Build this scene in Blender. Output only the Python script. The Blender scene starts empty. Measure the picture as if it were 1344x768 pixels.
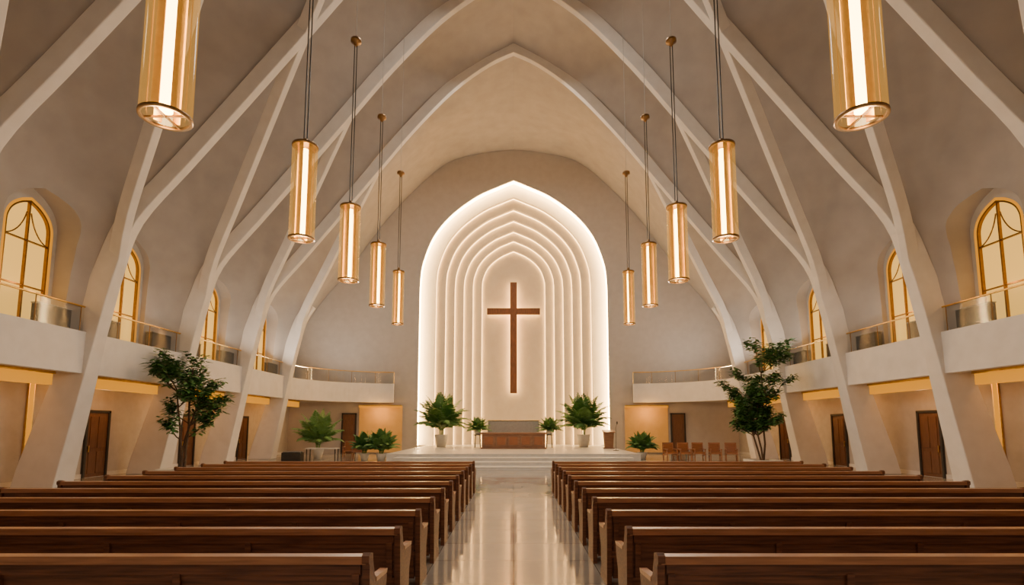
import bpy, math, random
from mathutils import Vector, Matrix
random.seed(7)
scene = bpy.context.scene
COL = scene.collection

# ------------------------------------------------------------------ materials
def new_mat(name):
    m = bpy.data.materials.new(name); m.use_nodes = True
    nt = m.node_tree
    return m, nt, nt.nodes['Principled BSDF']

def noise_mat(name, c1, c2, scale=5, rough=0.6, bump=0.0, metallic=0.0, stretch=None, detail=6, spec=None):
    m, nt, b = new_mat(name)
    tc = nt.nodes.new('ShaderNodeTexCoord'); mp = nt.nodes.new('ShaderNodeMapping')
    nt.links.new(tc.outputs['Object'], mp.inputs[0])
    if stretch: mp.inputs['Scale'].default_value = stretch
    n = nt.nodes.new('ShaderNodeTexNoise'); n.inputs['Scale'].default_value = scale; n.inputs['Detail'].default_value = detail
    nt.links.new(mp.outputs[0], n.inputs['Vector'])
    r = nt.nodes.new('ShaderNodeValToRGB')
    r.color_ramp.elements[0].position = 0.3; r.color_ramp.elements[1].position = 0.7
    r.color_ramp.elements[0].color = (*c1, 1); r.color_ramp.elements[1].color = (*c2, 1)
    nt.links.new(n.outputs['Fac'], r.inputs[0]); nt.links.new(r.outputs[0], b.inputs['Base Color'])
    b.inputs['Roughness'].default_value = rough; b.inputs['Metallic'].default_value = metallic
    if spec is not None: b.inputs['Specular IOR Level'].default_value = spec
    if bump:
        bp = nt.nodes.new('ShaderNodeBump'); bp.inputs['Strength'].default_value = bump; bp.inputs['Distance'].default_value = 0.02
        nt.links.new(n.outputs['Fac'], bp.inputs['Height']); nt.links.new(bp.outputs[0], b.inputs['Normal'])
    return m

def emit_mat(name, col, s, base=None):
    m, nt, b = new_mat(name)
    b.inputs['Base Color'].default_value = (*(base or col), 1)
    b.inputs['Emission Color'].default_value = (*col, 1)
    b.inputs['Emission Strength'].default_value = s
    return m

def glass_mat(name, tint, gl=0.12, emis=None, es=0.0, rough=0.05):
    m = bpy.data.materials.new(name); m.use_nodes = True; nt = m.node_tree; nt.nodes.clear()
    o = nt.nodes.new('ShaderNodeOutputMaterial'); t = nt.nodes.new('ShaderNodeBsdfTransparent')
    g = nt.nodes.new('ShaderNodeBsdfGlossy'); mx = nt.nodes.new('ShaderNodeMixShader')
    t.inputs[0].default_value = (*tint, 1); g.inputs['Roughness'].default_value = rough
    mx.inputs[0].default_value = gl
    nt.links.new(t.outputs[0], mx.inputs[1]); nt.links.new(g.outputs[0], mx.inputs[2])
    last = mx
    if emis:
        e = nt.nodes.new('ShaderNodeEmission'); e.inputs[0].default_value = (*emis, 1); e.inputs[1].default_value = es
        a = nt.nodes.new('ShaderNodeAddShader')
        nt.links.new(mx.outputs[0], a.inputs[0]); nt.links.new(e.outputs[0], a.inputs[1]); last = a
    nt.links.new(last.outputs[0], o.inputs[0])
    return m

M = {}
M['plaster'] = noise_mat('plaster', (0.44,0.405,0.37), (0.50,0.465,0.43), 3, 0.85, 0.15)
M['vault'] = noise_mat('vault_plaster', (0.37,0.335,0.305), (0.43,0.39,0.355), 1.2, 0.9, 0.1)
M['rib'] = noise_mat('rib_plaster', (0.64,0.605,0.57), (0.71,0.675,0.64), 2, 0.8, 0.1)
M['backwall'] = noise_mat('back_plaster', (0.47,0.42,0.375), (0.52,0.47,0.42), 2, 0.9, 0.1)
M['niche'] = noise_mat('niche_plaster', (0.74,0.63,0.48), (0.79,0.69,0.54), 2, 0.8, 0.05)
M['ochreglow'] = noise_mat('ochre_glow_panel', (0.72,0.43,0.13), (0.78,0.49,0.17), 2, 0.7, 0.05)  # golden glow of the lit panel put into its base colour
M['white'] = noise_mat('white_stone', (0.60,0.57,0.53), (0.68,0.65,0.61), 4, 0.3, 0.02)
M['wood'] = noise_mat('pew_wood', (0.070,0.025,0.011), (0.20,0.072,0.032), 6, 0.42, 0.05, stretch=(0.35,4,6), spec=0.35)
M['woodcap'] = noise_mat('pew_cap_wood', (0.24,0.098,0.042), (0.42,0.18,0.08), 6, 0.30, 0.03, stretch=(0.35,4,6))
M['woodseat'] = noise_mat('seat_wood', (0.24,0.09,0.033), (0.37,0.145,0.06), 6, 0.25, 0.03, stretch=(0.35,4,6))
M['altarwood'] = noise_mat('altar_wood', (0.20,0.09,0.04), (0.32,0.16,0.08), 5, 0.4, 0.03, stretch=(0.5,3,5))
M['crosswood'] = noise_mat('cross_wood', (0.11,0.038,0.010), (0.19,0.07,0.022), 4, 0.5, 0.05, stretch=(4,4,0.6))
M['doorwood'] = noise_mat('door_wood', (0.11,0.045,0.02), (0.18,0.08,0.035), 5, 0.4, 0.03, stretch=(5,5,0.5))
M['black'] = noise_mat('black_metal', (0.02,0.018,0.016), (0.03,0.027,0.025), 8, 0.4)
M['brass'] = noise_mat('brass', (0.68,0.42,0.12), (0.80,0.53,0.17), 8, 0.28, metallic=1.0)
M['darkbrass'] = noise_mat('bronze', (0.22,0.12,0.045), (0.30,0.17,0.065), 8, 0.35, metallic=0.9)
M['grey'] = noise_mat('grey_fabric', (0.14,0.14,0.14), (0.20,0.20,0.20), 9, 0.8, 0.1)
M['cabinet'] = noise_mat('cabinet_grey', (0.07,0.069,0.067), (0.10,0.098,0.095), 9, 0.5)
M['greypanel'] = noise_mat('grey_panel', (0.33,0.32,0.30), (0.40,0.385,0.36), 9, 0.6)
M['soil'] = noise_mat('soil', (0.03,0.02,0.012), (0.07,0.045,0.03), 30, 0.95, 0.4)
M['leaf'] = noise_mat('leaf', (0.035,0.11,0.025), (0.09,0.23,0.055), 3, 0.45)
M['leafpale'] = noise_mat('leaf_pale', (0.10,0.22,0.055), (0.20,0.36,0.11), 3, 0.45)
M['bark'] = noise_mat('bark', (0.06,0.035,0.02), (0.13,0.08,0.05), 12, 0.9, 0.4, stretch=(3,3,1))
M['pot'] = noise_mat('pot_ceramic', (0.62,0.59,0.55), (0.70,0.67,0.62), 5, 0.4)
M['led'] = emit_mat('led_warm_white', (1.0,0.58,0.19), 15.0)
M['ledbright'] = emit_mat('led_bright', (1.0,0.66,0.28), 40.0)
M['ledorange'] = emit_mat('led_amber', (1.0,0.36,0.01), 0.85, (0.08,0.03,0.005))
M['tube'] = emit_mat('lamp_tube', (1.0,0.66,0.24), 22.0)
M['winglow'] = emit_mat('window_lit_glass', (1.0,0.52,0.09), 1.35, (0.1,0.05,0.01))
M['railglass'] = glass_mat('rail_glass', (0.84,0.86,0.86), 0.06)
M['lampglass'] = glass_mat('lamp_glass', (0.93,0.84,0.66), 0.12, (1.0,0.46,0.06), 0.20, 0.1)

# floor marble tiles
m, nt, b = new_mat('floor_marble')
tc = nt.nodes.new('ShaderNodeTexCoord')
br = nt.nodes.new('ShaderNodeTexBrick'); br.offset = 0.0
br.inputs['Scale'].default_value = 1.0; br.inputs['Mortar Size'].default_value = 0.006
br.inputs['Brick Width'].default_value = 1.18; br.inputs['Row Height'].default_value = 1.18
br.inputs['Color1'].default_value = (0.48,0.45,0.41,1); br.inputs['Color2'].default_value = (0.40,0.375,0.34,1)
br.inputs['Mortar'].default_value = (0.15,0.14,0.12,1)
nt.links.new(tc.outputs['Object'], br.inputs['Vector'])
n = nt.nodes.new('ShaderNodeTexNoise'); n.inputs['Scale'].default_value = 0.9; n.inputs['Detail'].default_value = 9; n.inputs['Distortion'].default_value = 1.2
nt.links.new(tc.outputs['Object'], n.inputs['Vector'])
mixc = nt.nodes.new('ShaderNodeMix'); mixc.data_type = 'RGBA'; mixc.blend_type = 'MULTIPLY'; mixc.inputs[0].default_value = 0.3
nt.links.new(br.outputs['Color'], mixc.inputs[6]); nt.links.new(n.outputs['Fac'], mixc.inputs[7])
nt.links.new(mixc.outputs[2], b.inputs['Base Color'])
mr = nt.nodes.new('ShaderNodeMapRange'); mr.inputs[1].default_value = 0.35; mr.inputs[2].default_value = 0.65; mr.inputs[3].default_value = 0.04; mr.inputs[4].default_value = 0.13
nt.links.new(n.outputs['Fac'], mr.inputs[0]); nt.links.new(mr.outputs[0], b.inputs['Roughness'])
b.inputs['Specular IOR Level'].default_value = 1.0; b.inputs['IOR'].default_value = 2.6
M['floor'] = m

# ------------------------------------------------------------------ mesh builder
class MB:
    def __init__(s): s.v=[]; s.f=[]; s.mi=[]; s.mats=[]; s.sm=[]
    def m(s, name):
        mt = M[name]
        if mt not in s.mats: s.mats.append(mt)
        return s.mats.index(mt)
    def add(s, vs, fs, mat, smooth=False):
        o=len(s.v); k=s.m(mat); s.v += [tuple(v) for v in vs]
        for f in fs: s.f.append([o+i for i in f]); s.mi.append(k); s.sm.append(smooth)
    def box(s, x0,x1,y0,y1,z0,z1, mat, mtx=None):
        vs=[Vector((x,y,z)) for z in (z0,z1) for y in (y0,y1) for x in (x0,x1)]
        if mtx: vs=[mtx@v for v in vs]
        s.add(vs, [(0,2,3,1),(4,5,7,6),(0,1,5,4),(2,6,7,3),(0,4,6,2),(1,3,7,5)], mat)
    def cyl(s, cx,cy,z0,z1,r0,r1, mat, n=24, cap=True, smooth=True):
        vs=[]; 
        for z,r in ((z0,r0),(z1,r1)):
            for i in range(n):
                a=2*math.pi*i/n; vs.append((cx+r*math.cos(a), cy+r*math.sin(a), z))
        s.add(vs, [(i,(i+1)%n,n+(i+1)%n,n+i) for i in range(n)], mat, smooth)
        if cap:
            s.add(vs[:n],[tuple(range(n))[::-1]],mat); s.add(vs[n:],[tuple(range(n))],mat)
    def lathe(s, cx,cy, prof, mat, n=28):
        vs=[]
        for r,z in prof:
            for i in range(n):
                a=2*math.pi*i/n; vs.append((cx+r*math.cos(a), cy+r*math.sin(a), z))
        fs=[]
        for k in range(len(prof)-1):
            for i in range(n):
                fs.append((k*n+i,k*n+(i+1)%n,(k+1)*n+(i+1)%n,(k+1)*n+i))
        s.add(vs,fs,mat,True)
    def prism(s, poly, axis, a0, a1, mat):
        def p(q,a):
            if axis=='x': return (a,q[0],q[1])
            if axis=='y': return (q[0],a,q[1])
            return (q[0],q[1],a)
        n=len(poly); vs=[p(q,a0) for q in poly]+[p(q,a1) for q in poly]
        s.add(vs,[tuple(range(n))[::-1],tuple(range(n,2*n))]+[(i,(i+1)%n,n+(i+1)%n,n+i) for i in range(n)],mat)
    def tube(s, pts, rad, mat, n=8):
        pts=[Vector(p) for p in pts]; rs = rad if isinstance(rad,(list,tuple)) else [rad]*len(pts)
        vs=[]; ref=Vector((0.13,0.27,0.95))
        for i,p in enumerate(pts):
            t=(pts[min(i+1,len(pts)-1)]-pts[max(i-1,0)]).normalized()
            r=ref if abs(t.dot(ref))<0.95 else Vector((1,0,0))
            u=t.cross(r).normalized(); w=t.cross(u)
            for k in range(n):
                a=2*math.pi*k/n; vs.append(p+(u*math.cos(a)+w*math.sin(a))*rs[i])
        fs=[(i*n+k,i*n+(k+1)%n,(i+1)*n+(k+1)%n,(i+1)*n+k) for i in range(len(pts)-1) for k in range(n)]
        fs.append(tuple(range(n))); fs.append(tuple(range((len(pts)-1)*n,len(pts)*n))[::-1])
        s.add(vs,fs,mat,True)
    def mesh(s, name):
        me=bpy.data.meshes.new(name); me.from_pydata(s.v,[],s.f)
        for mt in s.mats: me.materials.append(mt)
        for p,k,sm in zip(me.polygons,s.mi,s.sm): p.material_index=k; p.use_smooth=sm
        me.update(); return me
    def obj(s, name, loc=(0,0,0), rotz=0, bevel=0, fix=False):
        me=s.mesh(name)
        if fix:
            import bmesh
            bm=bmesh.new(); bm.from_mesh(me); bmesh.ops.remove_doubles(bm,verts=bm.verts,dist=1e-5)
            bmesh.ops.recalc_face_normals(bm,faces=bm.faces); bm.to_mesh(me); bm.free()
        ob=bpy.data.objects.new(name,me); COL.objects.link(ob); ob.location=loc; ob.rotation_euler[2]=rotz
        if bevel:
            md=ob.modifiers.new('bevel','BEVEL'); md.width=bevel; md.segments=2; md.limit_method='ANGLE'
        return ob

def inst(me, name, loc, rotz=0):
    ob=bpy.data.objects.new(name,me); COL.objects.link(ob); ob.location=loc; ob.rotation_euler[2]=rotz; return ob

def catmull(pts, sub=4):
    P=[Vector(p) for p in pts]; out=[]
    for i in range(len(P)-1):
        p0=P[max(i-1,0)]; p1=P[i]; p2=P[i+1]; p3=P[min(i+2,len(P)-1)]
        for k in range(sub):
            t=k/sub
            out.append(0.5*((2*p1)+(p2-p0)*t+(2*p0-5*p1+4*p2-p3)*t*t+(3*p1-p0-3*p2+p3)*t**3))
    out.append(P[-1]); return out

# ------------------------------------------------------------------ dimensions
YB=40.0; YF=-2.8
PIL=[-2.8,2.4,7.6,12.8,18.0,23.2,28.4,33.6]
FX=14.4; FT=5.17; FB=3.77; LW=16.8

A=[(14.75,4.3),(14.1,8),(13.1,9.8),(11.8,11.5),(10.5,13.1),(9.2,14.8),(7.9,16.7),(6.1,18.9),(3.9,21.0),(1.8,22.6),(0,23.7)]
B=[(15.2,4.3),(15.2,8),(15.1,10),(14.6,12),(13.4,14),(12.0,15.8),(10,17.8),(7.7,19.9),(5.0,21.7),(2.4,22.9),(0,23.7)]
C=[(16.4,4.3),(16.4,8.5),(15.6,10),(14.4,11.8),(13.4,13),(11.8,15.2),(9.8,18),(7.8,20.3),(5.2,22.6),(2.5,23.4),(0,23.7)]
D=[(14.75,4.3),(14.1,8),(13.4,9.8),(12.6,11.8),(11.8,13.4),(10.9,15.2),(9.4,17.4),(7.4,19.8),(4.9,21.9),(2.4,23.1),(0,23.7)]
def prof(P): return catmull([(p[0],p[1]) for p in P],4)
A_,B_,C_,D_=[prof(p) for p in (A,B,C,D)]
def sec(y):
    if y>=PIL[-1]:
        t=(y-PIL[-1])/(YB-PIL[-1]); w=math.sin(math.pi/2*t); return [a.lerp(c,w) for a,c in zip(D_,C_)]
    for i in range(len(PIL)-1):
        if PIL[i]<=y<=PIL[i+1]+1e-9:
            h=(y-PIL[i])/(PIL[i+1]-PIL[i]); t=2*h-1; w=1-t*t
            end0=A_; end1=D_ if i==len(PIL)-2 else A_
            return [a.lerp(d,h).lerp(b,w) for a,d,b in zip(end0,end1,B_)]
ys=[]
for i in range(len(PIL)-1):
    for k in range(12): ys.append(PIL[i]+(PIL[i+1]-PIL[i])*k/12)
for k in range(13): ys.append(PIL[-1]+(YB-PIL[-1])*k/12)

WIN=[0.0,5.4,10.9,16.3,20.5,26.3,31.7]
AN=[(1,0),(0.995,0.15),(0.967,0.30),(0.86,0.515),(0.672,0.70),(0.402,0.86),(0.156,0.95),(0,1.0)]
def arch(hw, z0, top, ratio=1.3):
    sp=top-ratio*hw
    half=catmull([(x*hw, sp+z*ratio*hw) for x,z in AN],4)
    right=[Vector((hw,z0))]+half
    left=[Vector((-p.x,p.y)) for p in right[::-1]][1:]
    return right+left

# vault (each side closed thick shell, windows cut)
for side,sn in ((-1,'left'),(1,'right')):
    V=[];F=[]; ny=len(ys); ns=len(A_)
    for y in ys:
        for p in sec(y): V.append((side*p.x,y,p.y))
    off=len(V)
    for y in ys:
        for j,p in enumerate(sec(y)):
            k=1-j/(ns-1)
            V.append((side*(17.6 if p.y<11 else p.x+ (17.6-p.x)*max(0,k)**1.2),y,p.y+ (1-k)*0.6))
    def q(i,j,o=0): return o+i*ns+j
    for i in range(ny-1):
        for j in range(ns-1):
            F.append((q(i,j),q(i+1,j),q(i+1,j+1),q(i,j+1)))
            F.append((q(i,j,off),q(i,j+1,off),q(i+1,j+1,off),q(i+1,j,off)))
    for i in range(ny-1):
        for j in (0,ns-1): F.append((q(i,j),q(i+1,j),q(i+1,j,off),q(i,j,off)))
    for j in range(ns-1):
        for i in (0,ny-1): F.append((q(i,j),q(i,j+1),q(i,j+1,off),q(i,j,off)))
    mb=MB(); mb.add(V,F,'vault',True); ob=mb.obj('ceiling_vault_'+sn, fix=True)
    cb=MB()
    for wy in WIN:
        out=[(p.x+wy,p.y) for p in arch(1.0,5.0,9.55,1.25)]
        cb.prism(out,'x',side*13.0,side*18.5,'vault')
    cut=cb.obj('cutter',fix=True)
    md=ob.modifiers.new('b','BOOLEAN'); md.operation='DIFFERENCE'; md.solver='EXACT'; md.object=cut
    bpy.context.view_layer.update()
    dg=bpy.context.evaluated_depsgraph_get()
    me=bpy.data.meshes.new_from_object(ob.evaluated_get(dg))
    ob.modifiers.clear(); ob.data=me
    bpy.data.objects.remove(cut)
    try: 
        for p in me.polygons: p.use_smooth=True
        me.set_sharp_from_angle(angle=math.radians(28))
    except Exception as e: print(e)

# windows: casing plate, amber rim light, bronze frame and tracery, lit pane
wb=MB()
hw=0.78; TOP=9.15
def ring(o,i,x0,x1,mat):
    for k in range(len(o)-1):
        a0,a1,b0,b1=o[k],o[k+1],i[k],i[k+1]
        vs=[(x0,a0.x,a0.y),(x0,a1.x,a1.y),(x0,b1.x,b1.y),(x0,b0.x,b0.y),(x1,a0.x,a0.y),(x1,a1.x,a1.y),(x1,b1.x,b1.y),(x1,b0.x,b0.y)]
        wb.add(vs,[(4,5,6,7),(3,2,6,7),(0,1,5,4)],mat)
wb.prism([(p.x,p.y) for p in arch(hw,5.0,TOP,1.25)],'x',-0.10,-0.06,'winglow')
ring(arch(1.03,4.95,9.58,1.25),arch(hw+0.09,4.98,TOP+0.10,1.25),-0.12,0.06,'plaster')
ring(arch(hw+0.09,4.98,TOP+0.10,1.25),arch(hw,5.0,TOP,1.25),-0.06,0.05,'ledorange')
ring(arch(hw,5.0,TOP,1.25),arch(hw-0.05,5.06,TOP-0.06,1.25),-0.06,0.04,'darkbrass')
wb.box(-0.06,0.03,-0.022,0.022,5.0,TOP-0.05,'darkbrass')
for zz in (6.4,7.85): wb.box(-0.06,0.02,-hw,hw,zz-0.02,zz+0.02,'darkbrass')
for s in (-1,1):
    pts=[(0.0,s*(hw-0.95*hw*1.0*math.sin(t*1.25)), 7.85+1.1*(1-math.cos(t*1.25))+0.15*t) for t in [i/10 for i in range(11)]]
    wb.tube(pts,0.02,'darkbrass',6)
wme=wb.mesh('window')
idx=1
for side in (-1,1):
    for wy in WIN:
        ob=inst(wme,'window_%d'%idx,(side*15.36,wy,0),0 if side<0 else math.pi); idx+=1
        if wy>12:
            ld=bpy.data.lights.new('window_reveal_fill','POINT'); ld.energy=16; ld.color=(1,0.45,0.09); ld.shadow_soft_size=0.1  # added point fill that warms the reveal, no fitting modelled
            o=bpy.data.objects.new('window_reveal_fill',ld); COL.objects.link(o); o.location=(side*14.95,wy,6.4)

# ------------------------------------------------------------------ ribs
RA=[(14.95,0),(14.5,2.6),(14.05,5.2),(13.6,7.4),(13.05,9.1),(11.5,11.05),(9.9,13.05),(8.6,14.7),(7.3,16.35),(5.6,18.5),(3.4,20.9),(1.4,22.45),(0,23.15)]
RA_=catmull(RA,4)
def zofx(x):
    for i in range(len(RA_)-1):
        a,b=RA_[i],RA_[i+1]
        if b.x<=x<=a.x: return a.y+(b.y-a.y)*(a.x-x)/max(1e-6,a.x-b.x)
    return 23.15
def rib_mesh(mb, y, side, pts):
    rows=[]
    n=len(pts)
    for i,p in enumerate(pts):
        t=(pts[min(i+1,n-1)]-pts[max(i-1,0)]).normalized()
        nrm=Vector((t.y,-t.x))
        if nrm.x<0: nrm=-nrm
        k=max(0,1-p.y/5.2); h=min(1,max(0,(p.y-6)/4))
        d=0.85+0.55*k-0.27*h; w=0.52+0.3*k-0.18*h
        if i==n-1 and pts[-1].x<0.01: nrm=Vector((0,1)); 
        if p.y<0.01: nrm=Vector((1,0))
        a=p; b=p+nrm*d
        rows.append([(side*a.x,y-w/2,a.y),(side*a.x,y+w/2,a.y),(side*b.x,y+w/2,b.y),(side*b.x,y-w/2,b.y)])
    vs=[v for r in rows for v in r]
    fs=[(i*4+k,i*4+(k+1)%4,(i+1)*4+(k+1)%4,(i+1)*4+k) for i in range(n-1) for k in range(4)]
    fs+= [(0,1,2,3),((n-1)*4+3,(n-1)*4+2,(n-1)*4+1,(n-1)*4)]
    mb.add(vs,fs,'rib')
for y in PIL[:-1]:
    mb=MB()
    for s in (-1,1): rib_mesh(mb,y,s,RA_)
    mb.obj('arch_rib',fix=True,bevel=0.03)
leg=[p for p in RA_ if p.y<=9.6]
for s in (-1,1):
    mb=MB(); rib_mesh(mb,PIL[-1],s,leg); mb.obj('arch_pier',fix=True,bevel=0.03)
def diag(yk,side,xend):
    mb=MB(); N=40; P=[]
    for i in range(N+1):
        x=13.6+(xend-13.6)*i/N
        P.append(Vector((side*x, yk-0.85*(13.6-x), zofx(x))))
    vs=[]
    for i,p in enumerate(P):
        t=(P[min(i+1,N)]-P[max(i-1,0)]).normalized()
        out=Vector((side*0.75,0,0.65)); out=(out-t*out.dot(t)).normalized()
        sd=t.cross(out).normalized()
        w=0.30; d=0.45
        for a,b in ((-1,0),(1,0),(1,1),(-1,1)): vs.append(p+sd*a*w/2+out*b*d)
    fs=[(i*4+k,i*4+(k+1)%4,(i+1)*4+(k+1)%4,(i+1)*4+k) for i in range(N) for k in range(4)]
    fs+=[(0,1,2,3),(N*4+3,N*4+2,N*4+1,N*4)]
    mb.add(vs,fs,'rib'); mb.obj('diagonal_rib',fix=True,bevel=0.025)
for s in (-1,1):
    diag(33.6,s,7.5); diag(28.4,s,7.5); diag(23.2,s,1.5); diag(18.0,s,1.5); diag(12.8,s,3.0)

# ------------------------------------------------------------------ shell
mb=MB(); mb.box(-18,18,YF-0.4,YB+4,-0.2,0,'floor'); mb.obj('floor')
for s,sn in ((-1,'left'),(1,'right')):
    mb=MB(); xa,xb=sorted((s*LW,s*(LW+0.3))); mb.box(xa,xb,YF,YB,0,4.5,'plaster'); mb.obj('wall_'+sn)
    mb=MB(); xa,xb=sorted((s*LW,s*(LW-0.04))); mb.box(xa,xb,YF,YB,0,0.16,'white'); mb.obj('baseboard_'+sn)
mb=MB(); mb.box(-18,18,YF-0.3,YF,0,25,'plaster'); mb.obj('wall_rear')
A0=arch(7.2,0.6,21.2)
mb=MB()
mb.add([(-18,YB,0),(-7.2,YB,0),(-7.2,YB,25),(-18,YB,25)],[(0,1,2,3)],'backwall')
mb.add([(18,YB,0),(7.2,YB,0),(7.2,YB,25),(18,YB,25)],[(3,2,1,0)],'backwall')
mb.add([(-7.2,YB,0),(7.2,YB,0),(7.2,YB,0.6),(-7.2,YB,0.6)],[(0,1,2,3)],'backwall')
for a,b_ in zip(A0[1:-2],A0[2:-1]):
    mb.add([(a.x,YB,a.y),(b_.x,YB,b_.y),(b_.x,YB,25),(a.x,YB,25)],[(0,1,2,3)],'backwall')
mb.obj('wall_front')
steps=[(7.2,21.2,40.0),(6.06,20.1,40.65),(5.35,19.3,41.05),(4.68,18.55,41.45),(4.0,17.8,41.85),(3.3,17.15,42.25),(2.6,16.45,42.65)]
YP=43.1
mb=MB()
for i,(h,t,y) in enumerate(steps):
    o=arch(h,0.6,t); y2=steps[i+1][2] if i<len(steps)-1 else YP
    ym=y2-(0.5 if i==0 else 0.10)
    for k in range(len(o)-1):
        a,c=o[k],o[k+1]
        mb.add([(a.x,y,a.y),(c.x,y,c.y),(c.x,ym,c.y),(a.x,ym,a.y)],[(0,1,2,3)],'niche',True)
        mb.add([(a.x,ym,a.y),(c.x,ym,c.y),(c.x,y2,c.y),(a.x,y2,a.y)],[(0,1,2,3)],'ledbright' if i==0 else 'led',True)
    if i<len(steps)-1:
        p=arch(steps[i+1][0],0.6,steps[i+1][1])
        for k in range(len(o)-1):
            mb.add([(o[k].x,y2,o[k].y),(o[k+1].x,y2,o[k+1].y),(p[k+1].x,y2,p[k+1].y),(p[k].x,y2,p[k].y)],[(0,1,2,3)],'niche')
mb.box(-2.7,2.7,YP,YP+0.1,0.6,16.6,'niche')
mb.obj('altar_niche')
mb=MB()
cy0,cy1=42.45,42.7
mb.prism([(-0.27,4.65),(0.27,4.65),(0.27,11.05),(2.15,11.05),(2.15,11.55),(0.27,11.55),(0.27,13.7),(-0.27,13.7),(-0.27,11.55),(-2.15,11.55),(-2.15,11.05),(-0.27,11.05)],'y',cy0,cy1,'crosswood')
mb.box(-0.2,0.2,cy1,cy1+0.03,4.75,13.6,'led'); mb.box(-2.05,2.05,cy1,cy1+0.03,11.15,11.45,'led')
for z in (6,9,12.5): mb.box(-0.04,0.04,cy1,YP,z-0.04,z+0.04,'brass')
mb.obj('wall_cross',bevel=0.02)

# ------------------------------------------------------------------ stage
mb=MB()
for i,(hx,y0) in enumerate(((5.2,24.8),(5.6,25.8),(6.0,26.8),(6.6,27.8))):
    z0=0.15*i; y1=29 if i<3 else YB+3.2
    mb.box(-hx+0.03,hx-0.03,y0+0.03,y1,0 if i==3 else z0,z0+0.11,'white'); mb.box(-hx,hx,y0,y1,z0+0.11,z0+0.15,'white')
mb.obj('altar_platform',bevel=0.01)

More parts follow.
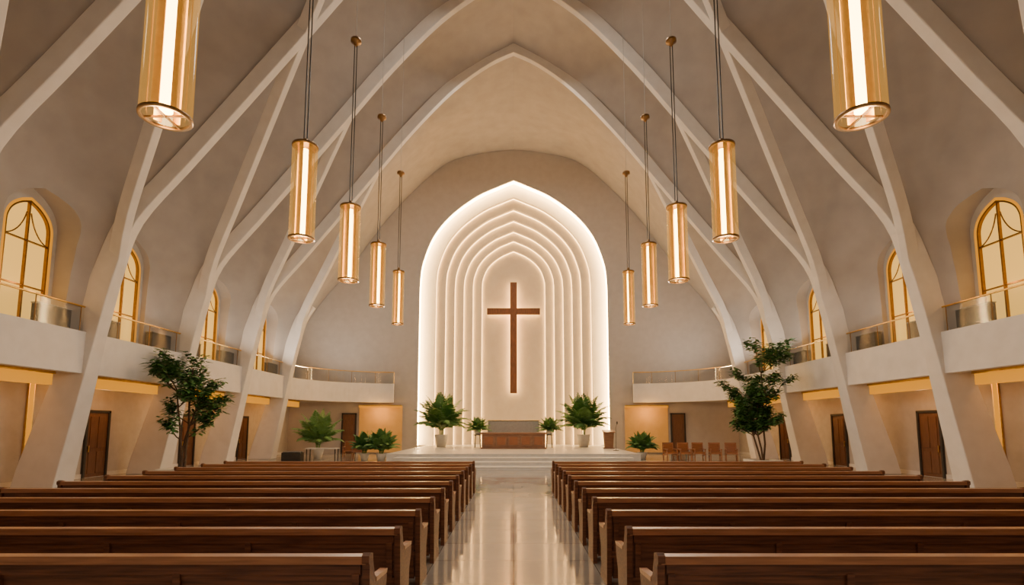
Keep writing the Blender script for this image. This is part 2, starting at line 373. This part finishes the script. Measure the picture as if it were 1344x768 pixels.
# ------------------------------------------------------------------ balconies
def bpath(s):
    P=[(FX,YF),(FX,10),(FX,20),(FX,30),(FX,34.0),(14.1,35.8),(13.3,37.2),(12.2,38.3),(10.9,39.05),(9.8,39.4),(8.9,39.5)]
    c=catmull(P,5); return [Vector((s*p.x,p.y)) for p in c]
for s,sn in ((-1,'left'),(1,'right')):
    P=bpath(s); n=len(P)
    def off(d):
        out=[]
        for i,p in enumerate(P):
            t=(P[min(i+1,n-1)]-P[max(i-1,0)]).normalized()
            nr=Vector((t.y,-t.x))*(1 if s>0 else -1)
            out.append(p+nr*d)
        return out
    mb=MB()
    def sweep(d0,d1,z0,z1,mat,mbb):
        a=off(d0); c=off(d1); vs=[]
        for i in range(n):
            vs+=[(a[i].x,a[i].y,z0),(c[i].x,c[i].y,z0),(c[i].x,c[i].y,z1),(a[i].x,a[i].y,z1)]
        fs=[(i*4+k,i*4+(k+1)%4,(i+1)*4+(k+1)%4,(i+1)*4+k) for i in range(n-1) for k in range(4)]
        fs+=[(0,1,2,3),((n-1)*4+3,(n-1)*4+2,(n-1)*4+1,(n-1)*4)]
        mbb.add(vs,fs,mat)
    sweep(0,0.28,FB,FT,'rib',mb)
    vs=[]
    for i,p in enumerate(P):
        q=Vector((s*16.9,p.y)) if p.y<34 else Vector((s*(9+ (16.9-9)*max(0,(abs(p.x)-8.9)/5.5)), 39.98 if abs(p.x)<14.0 else 34+ (39.98-34)*min(1,(p.y-34)/1.9)))
        pp=off(0.1)[i]
        vs+=[(pp.x,pp.y,FB+0.04),(q.x,q.y,FB+0.04),(q.x,q.y,4.45),(pp.x,pp.y,4.45)]
    fs=[(i*4+k,i*4+(k+1)%4,(i+1)*4+(k+1)%4,(i+1)*4+k) for i in range(n-1) for k in range(4)]
    fs+=[(0,1,2,3),((n-1)*4+3,(n-1)*4+2,(n-1)*4+1,(n-1)*4)]
    mb.add(vs,fs,'plaster')
    mb.obj('balcony',fix=True)
    mb=MB(); c=off(0.12)
    vs=[]
    for p in c: vs+=[(p.x,p.y,FT),(p.x,p.y,FT+0.82)]
    mb.add(vs,[(2*i,2*i+2,2*i+3,2*i+1) for i in range(n-1)],'railglass',True)
    mb.tube([(p.x,p.y,FT+0.86) for p in c],0.032,'brass',8)
    acc=0
    for i in range(1,n):
        seg=(c[i]-c[i-1]); l=seg.length; t=0
        while acc+(l-t)>=1.7:
            t+=1.7-acc; acc=0; p=c[i-1]+seg*(t/l)
            mb.cyl(p.x,p.y,FT,FT+0.86,0.016,0.016,'darkbrass',8)
        acc+=l-t
    p=c[-1]; mb.cyl(p.x,p.y,FT,FT+0.86,0.03,0.03,'brass',10)
    mb.obj('balcony_railing')
    for i in range(len(PIL)):
        y0=PIL[i]+0.6; y1=(PIL[i+1]-0.6) if i<len(PIL)-1 else 37.6
        mb=MB(); xa,xb=sorted((s*15.1,s*15.3)); mb.box(xa,xb,y0,y1,3.36,3.72,'ledorange')
        xa,xb=sorted((s*15.05,s*15.35)); mb.box(xa,xb,y0-0.05,y1+0.05,3.72,3.81,'brass')
        mb.obj('cove_light')
        if i<len(PIL)-1:
            mb=MB()
            xa,xb=sorted((s*14.74,s*15.02))
            for yc in (PIL[i]+0.5,PIL[i+1]-1.7):
                mb.box(xa,xb,yc,yc+1.2,5.2,5.84,'cabinet'); mb.box(xa-0.02,xb+0.02,yc-0.02,yc+1.22,5.84,5.88,'greypanel')
                mb.box(xa+.05,xb-.05,yc+.05,yc+1.15,4.45,5.2,'black')
            mb.obj('balcony_cabinet',bevel=0.02)
    for yy in (13.2,18.5,26.2,30.8):
        mb=MB(); xa,xb=sorted((s*(LW-0.08),s*(LW-0.005)))
        mb.box(xa,xb,yy-0.09,yy+0.09,0.2,3.6,'ledorange'); mb.box(xa,xb,yy-0.12,yy-0.09,0.16,3.64,'brass'); mb.box(xa,xb,yy+0.09,yy+0.12,0.16,3.64,'brass'); mb.obj('wall_light_strip')
    for yd in (16.0,21.6,27.6,33.2):
        mb=MB()
        def bx(d0,d1,y0,y1,z0,z1,mt):
            xa,xb=sorted((s*(LW-d0),s*(LW-d1))); mb.box(xa,xb,y0,y1,z0,z1,mt)
        bx(0,0.10,yd-0.62,yd-0.52,0,2.65,'black'); bx(0,0.10,yd+0.52,yd+0.62,0,2.65,'black'); bx(0,0.10,yd-0.62,yd+0.62,2.55,2.65,'black')
        bx(0,0.05,yd-0.52,yd+0.52,0.01,2.55,'doorwood')
        for z0,z1 in ((0.15,1.0),(1.15,2.4)): bx(0.05,0.075,yd-0.38,yd-0.04,z0,z1,'doorwood'); bx(0.05,0.075,yd+0.04,yd+0.38,z0,z1,'doorwood')
        bx(0.05,0.12,yd-0.46,yd-0.42,1.0,1.25,'brass')
        mb.obj('door',bevel=0.008)
        if yd<25:
            mb=MB()
            bx(0,0.06,yd-1.65,yd-1.05,0,2.6,'black'); bx(0.06,0.09,yd-1.58,yd-1.12,0.1,2.5,'black')  # black panel: the dark of an opening put into its colour
            bx(0.09,0.14,yd-1.2,yd-1.16,1.0,1.25,'brass')
            mb.obj('door',bevel=0.008)
    mb=MB()
    xa,xb=sorted((s*8.3,s*11.5)); mb.box(xa,xb,YB-0.12,YB-0.02,0.1,3.55,'ochreglow')
    mb.box(xa,xb,YB-0.3,YB-0.12,3.4,3.52,'ledorange'); mb.box(xa,xb,YB-0.34,YB-0.12,3.52,3.6,'brass')
    mb.obj('lit_wall_panel')
    mb=MB()
    xa,xb=sorted((s*11.8,s*12.7)); mb.box(xa,xb,YB-0.1,YB-0.02,0.0,2.9,'doorwood')
    mb.box(xa-0.1,xa,YB-0.14,YB-0.02,0,3.0,'black'); mb.box(xb,xb+0.1,YB-0.14,YB-0.02,0,3.0,'black'); mb.box(xa-0.1,xb+0.1,YB-0.14,YB-0.02,2.9,3.0,'black')
    mb.box(xa+0.12,xb-0.12,YB-0.13,YB-0.1,0.2,1.3,'doorwood'); mb.box(xa+0.12,xb-0.12,YB-0.13,YB-0.1,1.45,2.7,'doorwood')
    mb.obj('door')

# ------------------------------------------------------------------ pews
def pew_mesh():
    mb=MB(); L=7.5
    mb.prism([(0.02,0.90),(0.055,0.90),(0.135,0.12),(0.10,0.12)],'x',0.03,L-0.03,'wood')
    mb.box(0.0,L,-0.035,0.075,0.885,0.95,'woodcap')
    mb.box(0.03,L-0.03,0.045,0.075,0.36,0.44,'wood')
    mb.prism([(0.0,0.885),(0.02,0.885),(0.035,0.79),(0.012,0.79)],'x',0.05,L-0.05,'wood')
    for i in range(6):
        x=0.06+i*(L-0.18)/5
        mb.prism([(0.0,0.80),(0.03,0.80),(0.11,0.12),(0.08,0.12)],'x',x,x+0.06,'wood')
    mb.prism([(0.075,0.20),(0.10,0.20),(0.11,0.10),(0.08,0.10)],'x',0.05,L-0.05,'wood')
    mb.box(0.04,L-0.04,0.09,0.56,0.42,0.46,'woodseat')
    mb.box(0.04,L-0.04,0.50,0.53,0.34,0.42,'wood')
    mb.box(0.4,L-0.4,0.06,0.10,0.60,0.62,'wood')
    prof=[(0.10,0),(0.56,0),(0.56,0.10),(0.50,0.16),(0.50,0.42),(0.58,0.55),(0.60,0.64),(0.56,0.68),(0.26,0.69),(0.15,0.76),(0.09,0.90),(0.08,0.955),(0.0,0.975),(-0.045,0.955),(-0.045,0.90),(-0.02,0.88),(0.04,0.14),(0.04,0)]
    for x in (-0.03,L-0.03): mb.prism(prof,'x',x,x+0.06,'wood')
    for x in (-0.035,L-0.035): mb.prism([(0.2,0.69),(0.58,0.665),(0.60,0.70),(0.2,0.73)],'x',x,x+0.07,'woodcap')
    for x in (L/3,2*L/3): mb.prism([(0.1,0),(0.5,0),(0.5,0.42),(0.08,0.42)],'x',x-0.02,x+0.02,'wood')
    return mb
pm=pew_mesh()
Y0=4.5; SP=1.18
me=pm.mesh('church_pew')
for r in range(11):
    for s in (-1,1):
        inst(me,'church_pew',(1.2 if s>0 else -8.7,Y0+SP*r,0))

# ------------------------------------------------------------------ pendants
def pendant(x,y,R,H=2.15,z0=6.0,zc=12.8,ztop=19.6):
    mb=MB(); zt=z0+H
    mb.cyl(0,0,z0+0.02,zt-0.02,R,R,'lampglass',32,cap=False)
    mb.lathe(0,0,[(R-0.03,z0),(R+0.012,z0),(R+0.012,z0+0.04),(R-0.03,z0+0.04),(R-0.03,z0)],'darkbrass')
    mb.lathe(0,0,[(0.0,zt+0.02),(R*0.55,zt+0.02),(R+0.012,zt-0.0),(R+0.012,zt-0.05),(R-0.03,zt-0.05),(0,zt-0.05)],'darkbrass')
    mb.lathe(0,0,[(0.0,z0+0.10),(R*0.26,z0+0.10),(R*0.26,zt-0.1),(0,zt-0.1)],'tube')
    for k in range(6):
        a=2*math.pi*k/6+0.5
        Mx=Matrix.Rotation(a,4,'Z')
        mb.box(R*0.70,R*0.73,-R*0.17,R*0.17,z0+0.04,zt-0.05,'brass',Mx)
    for a in (0,math.pi/2,math.pi,1.5*math.pi):
        Mx=Matrix.Rotation(a,4,'Z'); mb.box(0,R-0.02,-0.012,0.012,z0+0.02,z0+0.045,'darkbrass',Mx)
    mb.lathe(0,0,[(0,zt+0.14),(0.05,zt+0.14),(0.06,zt+0.02),(0,zt+0.02)],'darkbrass')
    mb.tube([(-0.035,0,zt+0.1),(-0.035,0,zc)],0.014,'black',6)
    mb.tube([(0.035,0,zt+0.1),(0.035,0,zc)],0.014,'black',6)
    mb.lathe(0,0,[(0,zc-0.12),(0.05,zc-0.12),(0.07,zc-0.03),(0.15,zc),(0.15,zc+0.08),(0.0,zc+0.10)],'darkbrass')
    mb.tube([(0.0,0,zc+0.08),(0.0,0,ztop)],0.008,'greypanel',6)
    mb.obj('pendant_lamp',(x,y,0))
    ld=bpy.data.lights.new('pendant_light','POINT'); ld.energy=175; ld.color=(1,0.82,0.62); ld.shadow_soft_size=0.25
    lo=bpy.data.objects.new('pendant_light',ld); COL.objects.link(lo); lo.location=(x,y,z0-0.35)
for y,R,zc,z0,px in ((6.75,0.31,13,6.1,4.66),(11.2,0.265,13.2,6.03,4.6),(14.4,0.275,13.1,6.0,4.57),(17.5,0.25,12.65,6.0,4.57),(20.7,0.22,12.2,6.0,4.57)):
    for s in (-1,1): pendant(s*px,y,R,zc=zc,z0=z0)

# ------------------------------------------------------------------ plants
def frond(mb, base, az, elev, L, droop, mat, wleaf=0.035, n=14):
    p=Vector(base); d=Vector((math.cos(az)*math.cos(elev),math.sin(az)*math.cos(elev),math.sin(elev)))
    pts=[p.copy()]
    for i in range(n):
        d=(d+Vector((0,0,-droop*(0.3+i/n)))).normalized(); p=p+d*L/n; pts.append(p.copy())
    mb.tube(pts,[0.012*(1-i/(n+2))+0.003 for i in range(len(pts))],mat,4)
    for i in range(3,len(pts)):
        t=(pts[i]-pts[i-1]).normalized(); sd=t.cross(Vector((0,0,1))).normalized(); f=i/n
        ll=L*0.30*math.sin(math.pi*min(1,(0.18+0.8*f)))+0.05
        for sg in (-1,1):
            for h in (0,0.5):
                o=pts[i-1].lerp(pts[i],h)
                dd=(sd*sg+t*0.75+Vector((0,0,-0.25+random.uniform(-.12,.12)))).normalized()
                w=t*wleaf
                mid=o+dd*ll*0.5+Vector((0,0,0.02)); tip=o+dd*ll+Vector((0,0,-0.12*ll))
                mb.add([o-w*0.4,mid-w,tip,mid+w,o+w*0.4],[(0,1,2,3,4)],mat)
def pot(mb,r,h,mat='pot'):
    mb.lathe(0,0,[(0,0),(r*0.68,0),(r*0.95,h*0.75),(r,h*0.95),(r*1.04,h),(r*0.93,h),(r*0.9,h*0.9),(0,h*0.9)],mat)
    mb.lathe(0,0,[(0,h*0.93),(r*0.9,h*0.91)],'soil')
def palm(loc,H,W,n=34,pr=0.42,ph=0.7,name='potted_palm',mat='leaf'):
    mb=MB(); pot(mb,pr,ph)
    for k in range(5):
        a=k*1.25; mb.tube([(0.08*math.cos(a),0.08*math.sin(a),ph*0.9),(0.14*math.cos(a),0.14*math.sin(a),ph+0.3*(H-ph)*0.6)],0.025,'leafpale',6)
    for k in range(n):
        az=k*2.399+random.uniform(-.2,.2); e=math.radians(88-52*(k/n)**0.9)
        L=math.hypot(W*0.5*math.cos(e),(H-ph)*1.0*math.sin(e))+0.12*W
        r0=0.08
        frond(mb,(r0*math.cos(az),r0*math.sin(az),ph*0.92+0.15*(H-ph)),az,e,L,0.10+0.07*random.random(),random.choice([mat,mat,'leafpale']),wleaf=0.03+0.012*W)
    mb.obj(name,loc)
palm((-5.0,37.2,0.6),3.3,2.1,32,0.46,0.85); palm((4.85,37.2,0.6),3.3,2.1,32,0.46,0.85)
palm((-7.65,31.2,0),1.6,1.5,30,0.3,0.45,'potted_fern'); palm((-8.9,32.2,0),1.5,1.2,22,0.28,0.42,'potted_fern')
palm((8.0,33.5,0),1.4,1.7,30,0.3,0.42,'potted_fern')
palm((-12.2,33.6,0),2.7,1.5,24,0.35,0.6,'potted_palm','leafpale')
def stand_plant(loc):
    mb=MB()
    for a in range(4):
        an=a*math.pi/2+math.pi/4; mb.tube([(0.26*math.cos(an),0.26*math.sin(an),0),(0.2*math.cos(an),0.2*math.sin(an),0.85)],0.022,'black',6)
    mb.cyl(0,0,0.82,0.86,0.27,0.27,'black',20)
    mb.lathe(0,0,[(0,0.86),(0.16,0.86),(0.24,1.14),(0.21,1.14),(0,1.10)],'pot')
    for k in range(24):
        az=k*2.399; e=math.radians(82-60*(k/24))
        frond(mb,(0,0,1.08),az,e,1.05,0.16,random.choice(['leaf','leafpale']),wleaf=0.04,n=10)
    mb.obj('fern_on_stand',loc)
stand_plant((-2.4,36.0,0.6)); stand_plant((2.4,36.0,0.6))

def tree(loc,H,bushy,seed,spread):
    random.seed(seed); mb=MB()
    mb.prism([(-0.62,0),(0.62,0),(0.70,0.42),(0.60,0.42),(0.58,0.34),(-0.58,0.34),(-0.60,0.42),(-0.70,0.42)],'y',-0.6,0.6,'pot')
    mb.box(-0.62,0.62,-0.66,-0.6,0.0,0.42,'pot'); mb.box(-0.62,0.62,0.6,0.66,0.0,0.42,'pot'); mb.box(-0.58,0.58,-0.6,0.6,0.30,0.36,'soil')
    tips=[]
    def branch(p,d,L,r,lev):
        pts=[p.copy()]; rs=[r]; n=5
        for i in range(n):
            d=(d+Vector((random.uniform(-.2,.2),random.uniform(-.2,.2),random.uniform(0,.12)))).normalized()
            p=p+d*L/n; pts.append(p.copy()); rs.append(r*(1-0.1*(i+1)))
            if lev>=2: tips.append((p.copy(),d.copy()))
        mb.tube(pts,rs,'bark',6)
        if lev<2:
            for k in range((5 if bushy else 4) if lev else (10 if bushy else 7)):
                q=pts[random.randint(2,n)]; an=random.uniform(0,6.28)
                nd=(d*0.5+Vector((math.cos(an),math.sin(an),random.uniform(-0.05,0.55)))).normalized()
                branch(q.copy(),nd,L*spread,r*0.5,lev+1)
        tips.append((p.copy(),d.copy()))
    for k in range(3):
        an=k*2.1+0.4; branch(Vector((0.06*math.cos(an),0.06*math.sin(an),0.32)),Vector((0.08*math.cos(an),0.08*math.sin(an),1)),H*(0.86 if k==0 else 0.62),0.05,0)
    for p,d in tips:
        if p.z<H*(0.22 if bushy else 0.36): continue
        for k in range(10 if bushy else 8):
            o=p+Vector([random.uniform(-.14,.14) for _ in range(3)])
            an=random.uniform(0,6.28); dd=Vector((math.cos(an),math.sin(an),random.uniform(-.6,.35))).normalized()
            sd=dd.cross(Vector((0,0,1))).normalized()*random.uniform(.05,.085); L=random.uniform(.22,.36)
            mb.add([o,o+dd*L*0.45+sd,o+dd*L,o+dd*L*0.45-sd],[(0,1,2),(0,2,3)],random.choice(['leaf','leaf','leafpale']))
    return mb.obj('potted_ficus_tree',loc)
tree((-12.6,20.6,0),4.9,False,3,0.34); tree((12.0,26.0,0),5.1,True,23,0.36)
random.seed(5)

# ------------------------------------------------------------------ chancel furniture
mb=MB()
mb.box(-2.15,2.15,-0.6,0.6,0.92,1.02,'altarwood'); mb.box(-2.0,2.0,-0.5,0.5,0.08,0.92,'altarwood'); mb.box(-2.08,2.08,-0.55,0.55,0,0.08,'altarwood')
for k in range(5):
    x=-1.9+k*0.78; mb.box(x,x+0.68,-0.53,-0.5,0.18,0.82,'altarwood'); mb.box(x+0.08,x+0.6,-0.545,-0.53,0.26,0.74,'woodseat')
mb.obj('altar_table',(0,34.5,0.6),bevel=0.015)
mb=MB()
mb.box(-1.75,1.75,-0.12,0.12,0,1.8,'greypanel'); mb.box(-1.8,1.8,-0.16,0.16,1.8,1.85,'brass'); mb.box(-1.65,1.65,-0.14,-0.12,0.1,1.7,'greypanel')
mb.obj('reredos_screen',(0,36.8,0.6),bevel=0.01)
def chair_mesh(mat):
    mb=MB()
    for x in (-0.33,0.27):
        mb.box(x,x+0.06,-0.32,-0.26,0,0.66,mat); mb.prism([(0.26,0),(0.32,0),(0.40,1.02),(0.34,1.02)],'x',x,x+0.06,mat)
        mb.box(x-0.01,x+0.07,-0.36,0.33,0.64,0.69,mat); mb.box(x,x+0.06,-0.3,0.3,0.30,0.36,mat)
    mb.box(-0.3,0.3,-0.30,0.30,0.38,0.44,mat); mb.box(-0.27,0.27,-0.30,0.26,0.44,0.52,'woodseat')
    mb.prism([(0.27,0.50),(0.31,0.50),(0.38,1.0),(0.34,1.0)],'x',-0.27,0.27,'woodseat')
    mb.box(-0.33,0.33,0.33,0.40,0.96,1.05,mat)
    return mb
cm=chair_mesh('woodcap').mesh('armchair')
for x,y,r in ((9.3,32.0,0.1),(10.15,32.0,-0.05),(11.0,32.0,-0.1),(11.9,31.8,-0.2),(12.8,31.7,-0.3),(-9.9,34.2,0.2),(-10.9,35.6,0.1)):
    inst(cm,'armchair',(x,y,0),r)
def lectern(loc):
    mb=MB()
    mb.box(-0.35,0.35,-0.25,0.25,0,0.06,'altarwood')
    mb.prism([(-0.26,0.06),(0.26,0.06),(0.32,1.02),(-0.32,1.02)],'y',-0.18,0.18,'altarwood')
    mb.prism([(-0.28,1.0),(0.28,1.14),(0.28,1.19),(-0.28,1.05)],'x',-0.38,0.38,'woodcap')
    mb.obj('lectern',loc,bevel=0.01)
lectern((6.1,34.5,0.6))
def mic(loc):
    mb=MB(); mb.lathe(0,0,[(0,0.03),(0.16,0.025),(0.17,0)],'black'); mb.tube([(0,0,0.02),(0,0,1.35)],0.014,'black',8)
    mb.tube([(0,0,1.35),(0.05,-0.18,1.55)],0.01,'black',6)
    mb.lathe(0.05,-0.18,[(0,1.52),(0.03,1.54),(0.045,1.62),(0.04,1.68),(0,1.71)],'black',12)
    mb.obj('microphone_stand',loc)
mic((-6.1,34.0,0.6)); mic((6.0,31.5,0.6))
mb=MB()
mb.box(-0.9,0.9,-0.35,0.35,0.70,0.75,'white')
for x in (-0.85,0.8):
    for y in (-0.3,0.25): mb.box(x,x+0.05,y,y+0.05,0,0.70,'black')
mb.obj('side_table',(-11.2,31.6,0))
mb=MB(); mb.box(-0.55,0.55,-0.3,0.3,0,0.5,'black'); mb.box(-0.5,0.5,-0.25,0.25,0.5,0.56,'grey'); mb.obj('ottoman',(-12.9,31.5,0),bevel=0.03)

for s in (-1,1):
    for y in (15.4,20.6,25.8,31.0):
        mb=MB(); mb.cyl(0,0,-0.03,0,0.09,0.11,'brass',16); mb.cyl(0,0,-0.035,-0.03,0.06,0.06,'tube',16); mb.obj('downlight',(s*16.0,y,3.81))

# ------------------------------------------------------------------ lights
def area(name,loc,rot,sx,sy,e,col):
    ld=bpy.data.lights.new(name,'AREA'); ld.shape='RECTANGLE'; ld.size=sx; ld.size_y=sy; ld.energy=e; ld.color=col
    o=bpy.data.objects.new(name,ld); COL.objects.link(o); o.location=loc; o.rotation_euler=rot; return o
WARM=(1,0.88,0.74)
area('rear_fill_light',(0,-2.4,5.5),(math.radians(78),0,0),14,4,150,(1,0.95,0.90))  # added general fill behind the camera, no real lamp there
for y in (18,29):
    area('overhead_fill_light',(0,y,21.5),(0,0,0),3,5,650,(1,0.91,0.80))  # unseen soft fill added under the ridge
for s in (-1,1):
    for y,e in ((15.4,5),(20.6,22),(25.8,70),(31.0,150),(36,230)):
        area('vault_up_fill',(s*14.3,y,5.9),(0,math.radians(180-s*28),0),0.3,2.5,e,WARM)  # added fill aimed at the vault, stronger towards the far bays
    for y in (10.2,15.4,20.6,25.8,31.0,36.0):
        area('cove_wash',(s*15.42,y,3.55),(0,math.radians(-s*50),0),0.12,3.6,24,(1,0.34,0.03))
    for y in (15.4,20.6,25.8,31.0,36.5):
        ld=bpy.data.lights.new('undercroft_light','POINT'); ld.energy=6; ld.color=(1,0.74,0.48); ld.shadow_soft_size=0.15
        o=bpy.data.objects.new('undercroft_light',ld); COL.objects.link(o); o.location=(s*15.8,y,3.2)
    ld=bpy.data.lights.new('panel_light','POINT'); ld.energy=75; ld.color=(1,0.46,0.09); ld.shadow_soft_size=0.15
    o=bpy.data.objects.new('panel_light',ld); COL.objects.link(o); o.location=(s*9.9,38.9,3.1)
w=bpy.data.worlds.new('World'); scene.world=w; w.use_nodes=True
w.node_tree.nodes['Background'].inputs[0].default_value=(0.9,0.8,0.7,1); w.node_tree.nodes['Background'].inputs[1].default_value=0.02

# ------------------------------------------------------------------ camera
cd=bpy.data.cameras.new('Camera'); cam=bpy.data.objects.new('Camera',cd); COL.objects.link(cam)
cam.location=(0,0,2.0); cam.rotation_euler=(math.radians(96),0,0)
cd.sensor_width=36; cd.lens=18.75; cd.shift_y=0.0762; cd.shift_x=-0.0015; cd.clip_end=200
scene.camera=cam
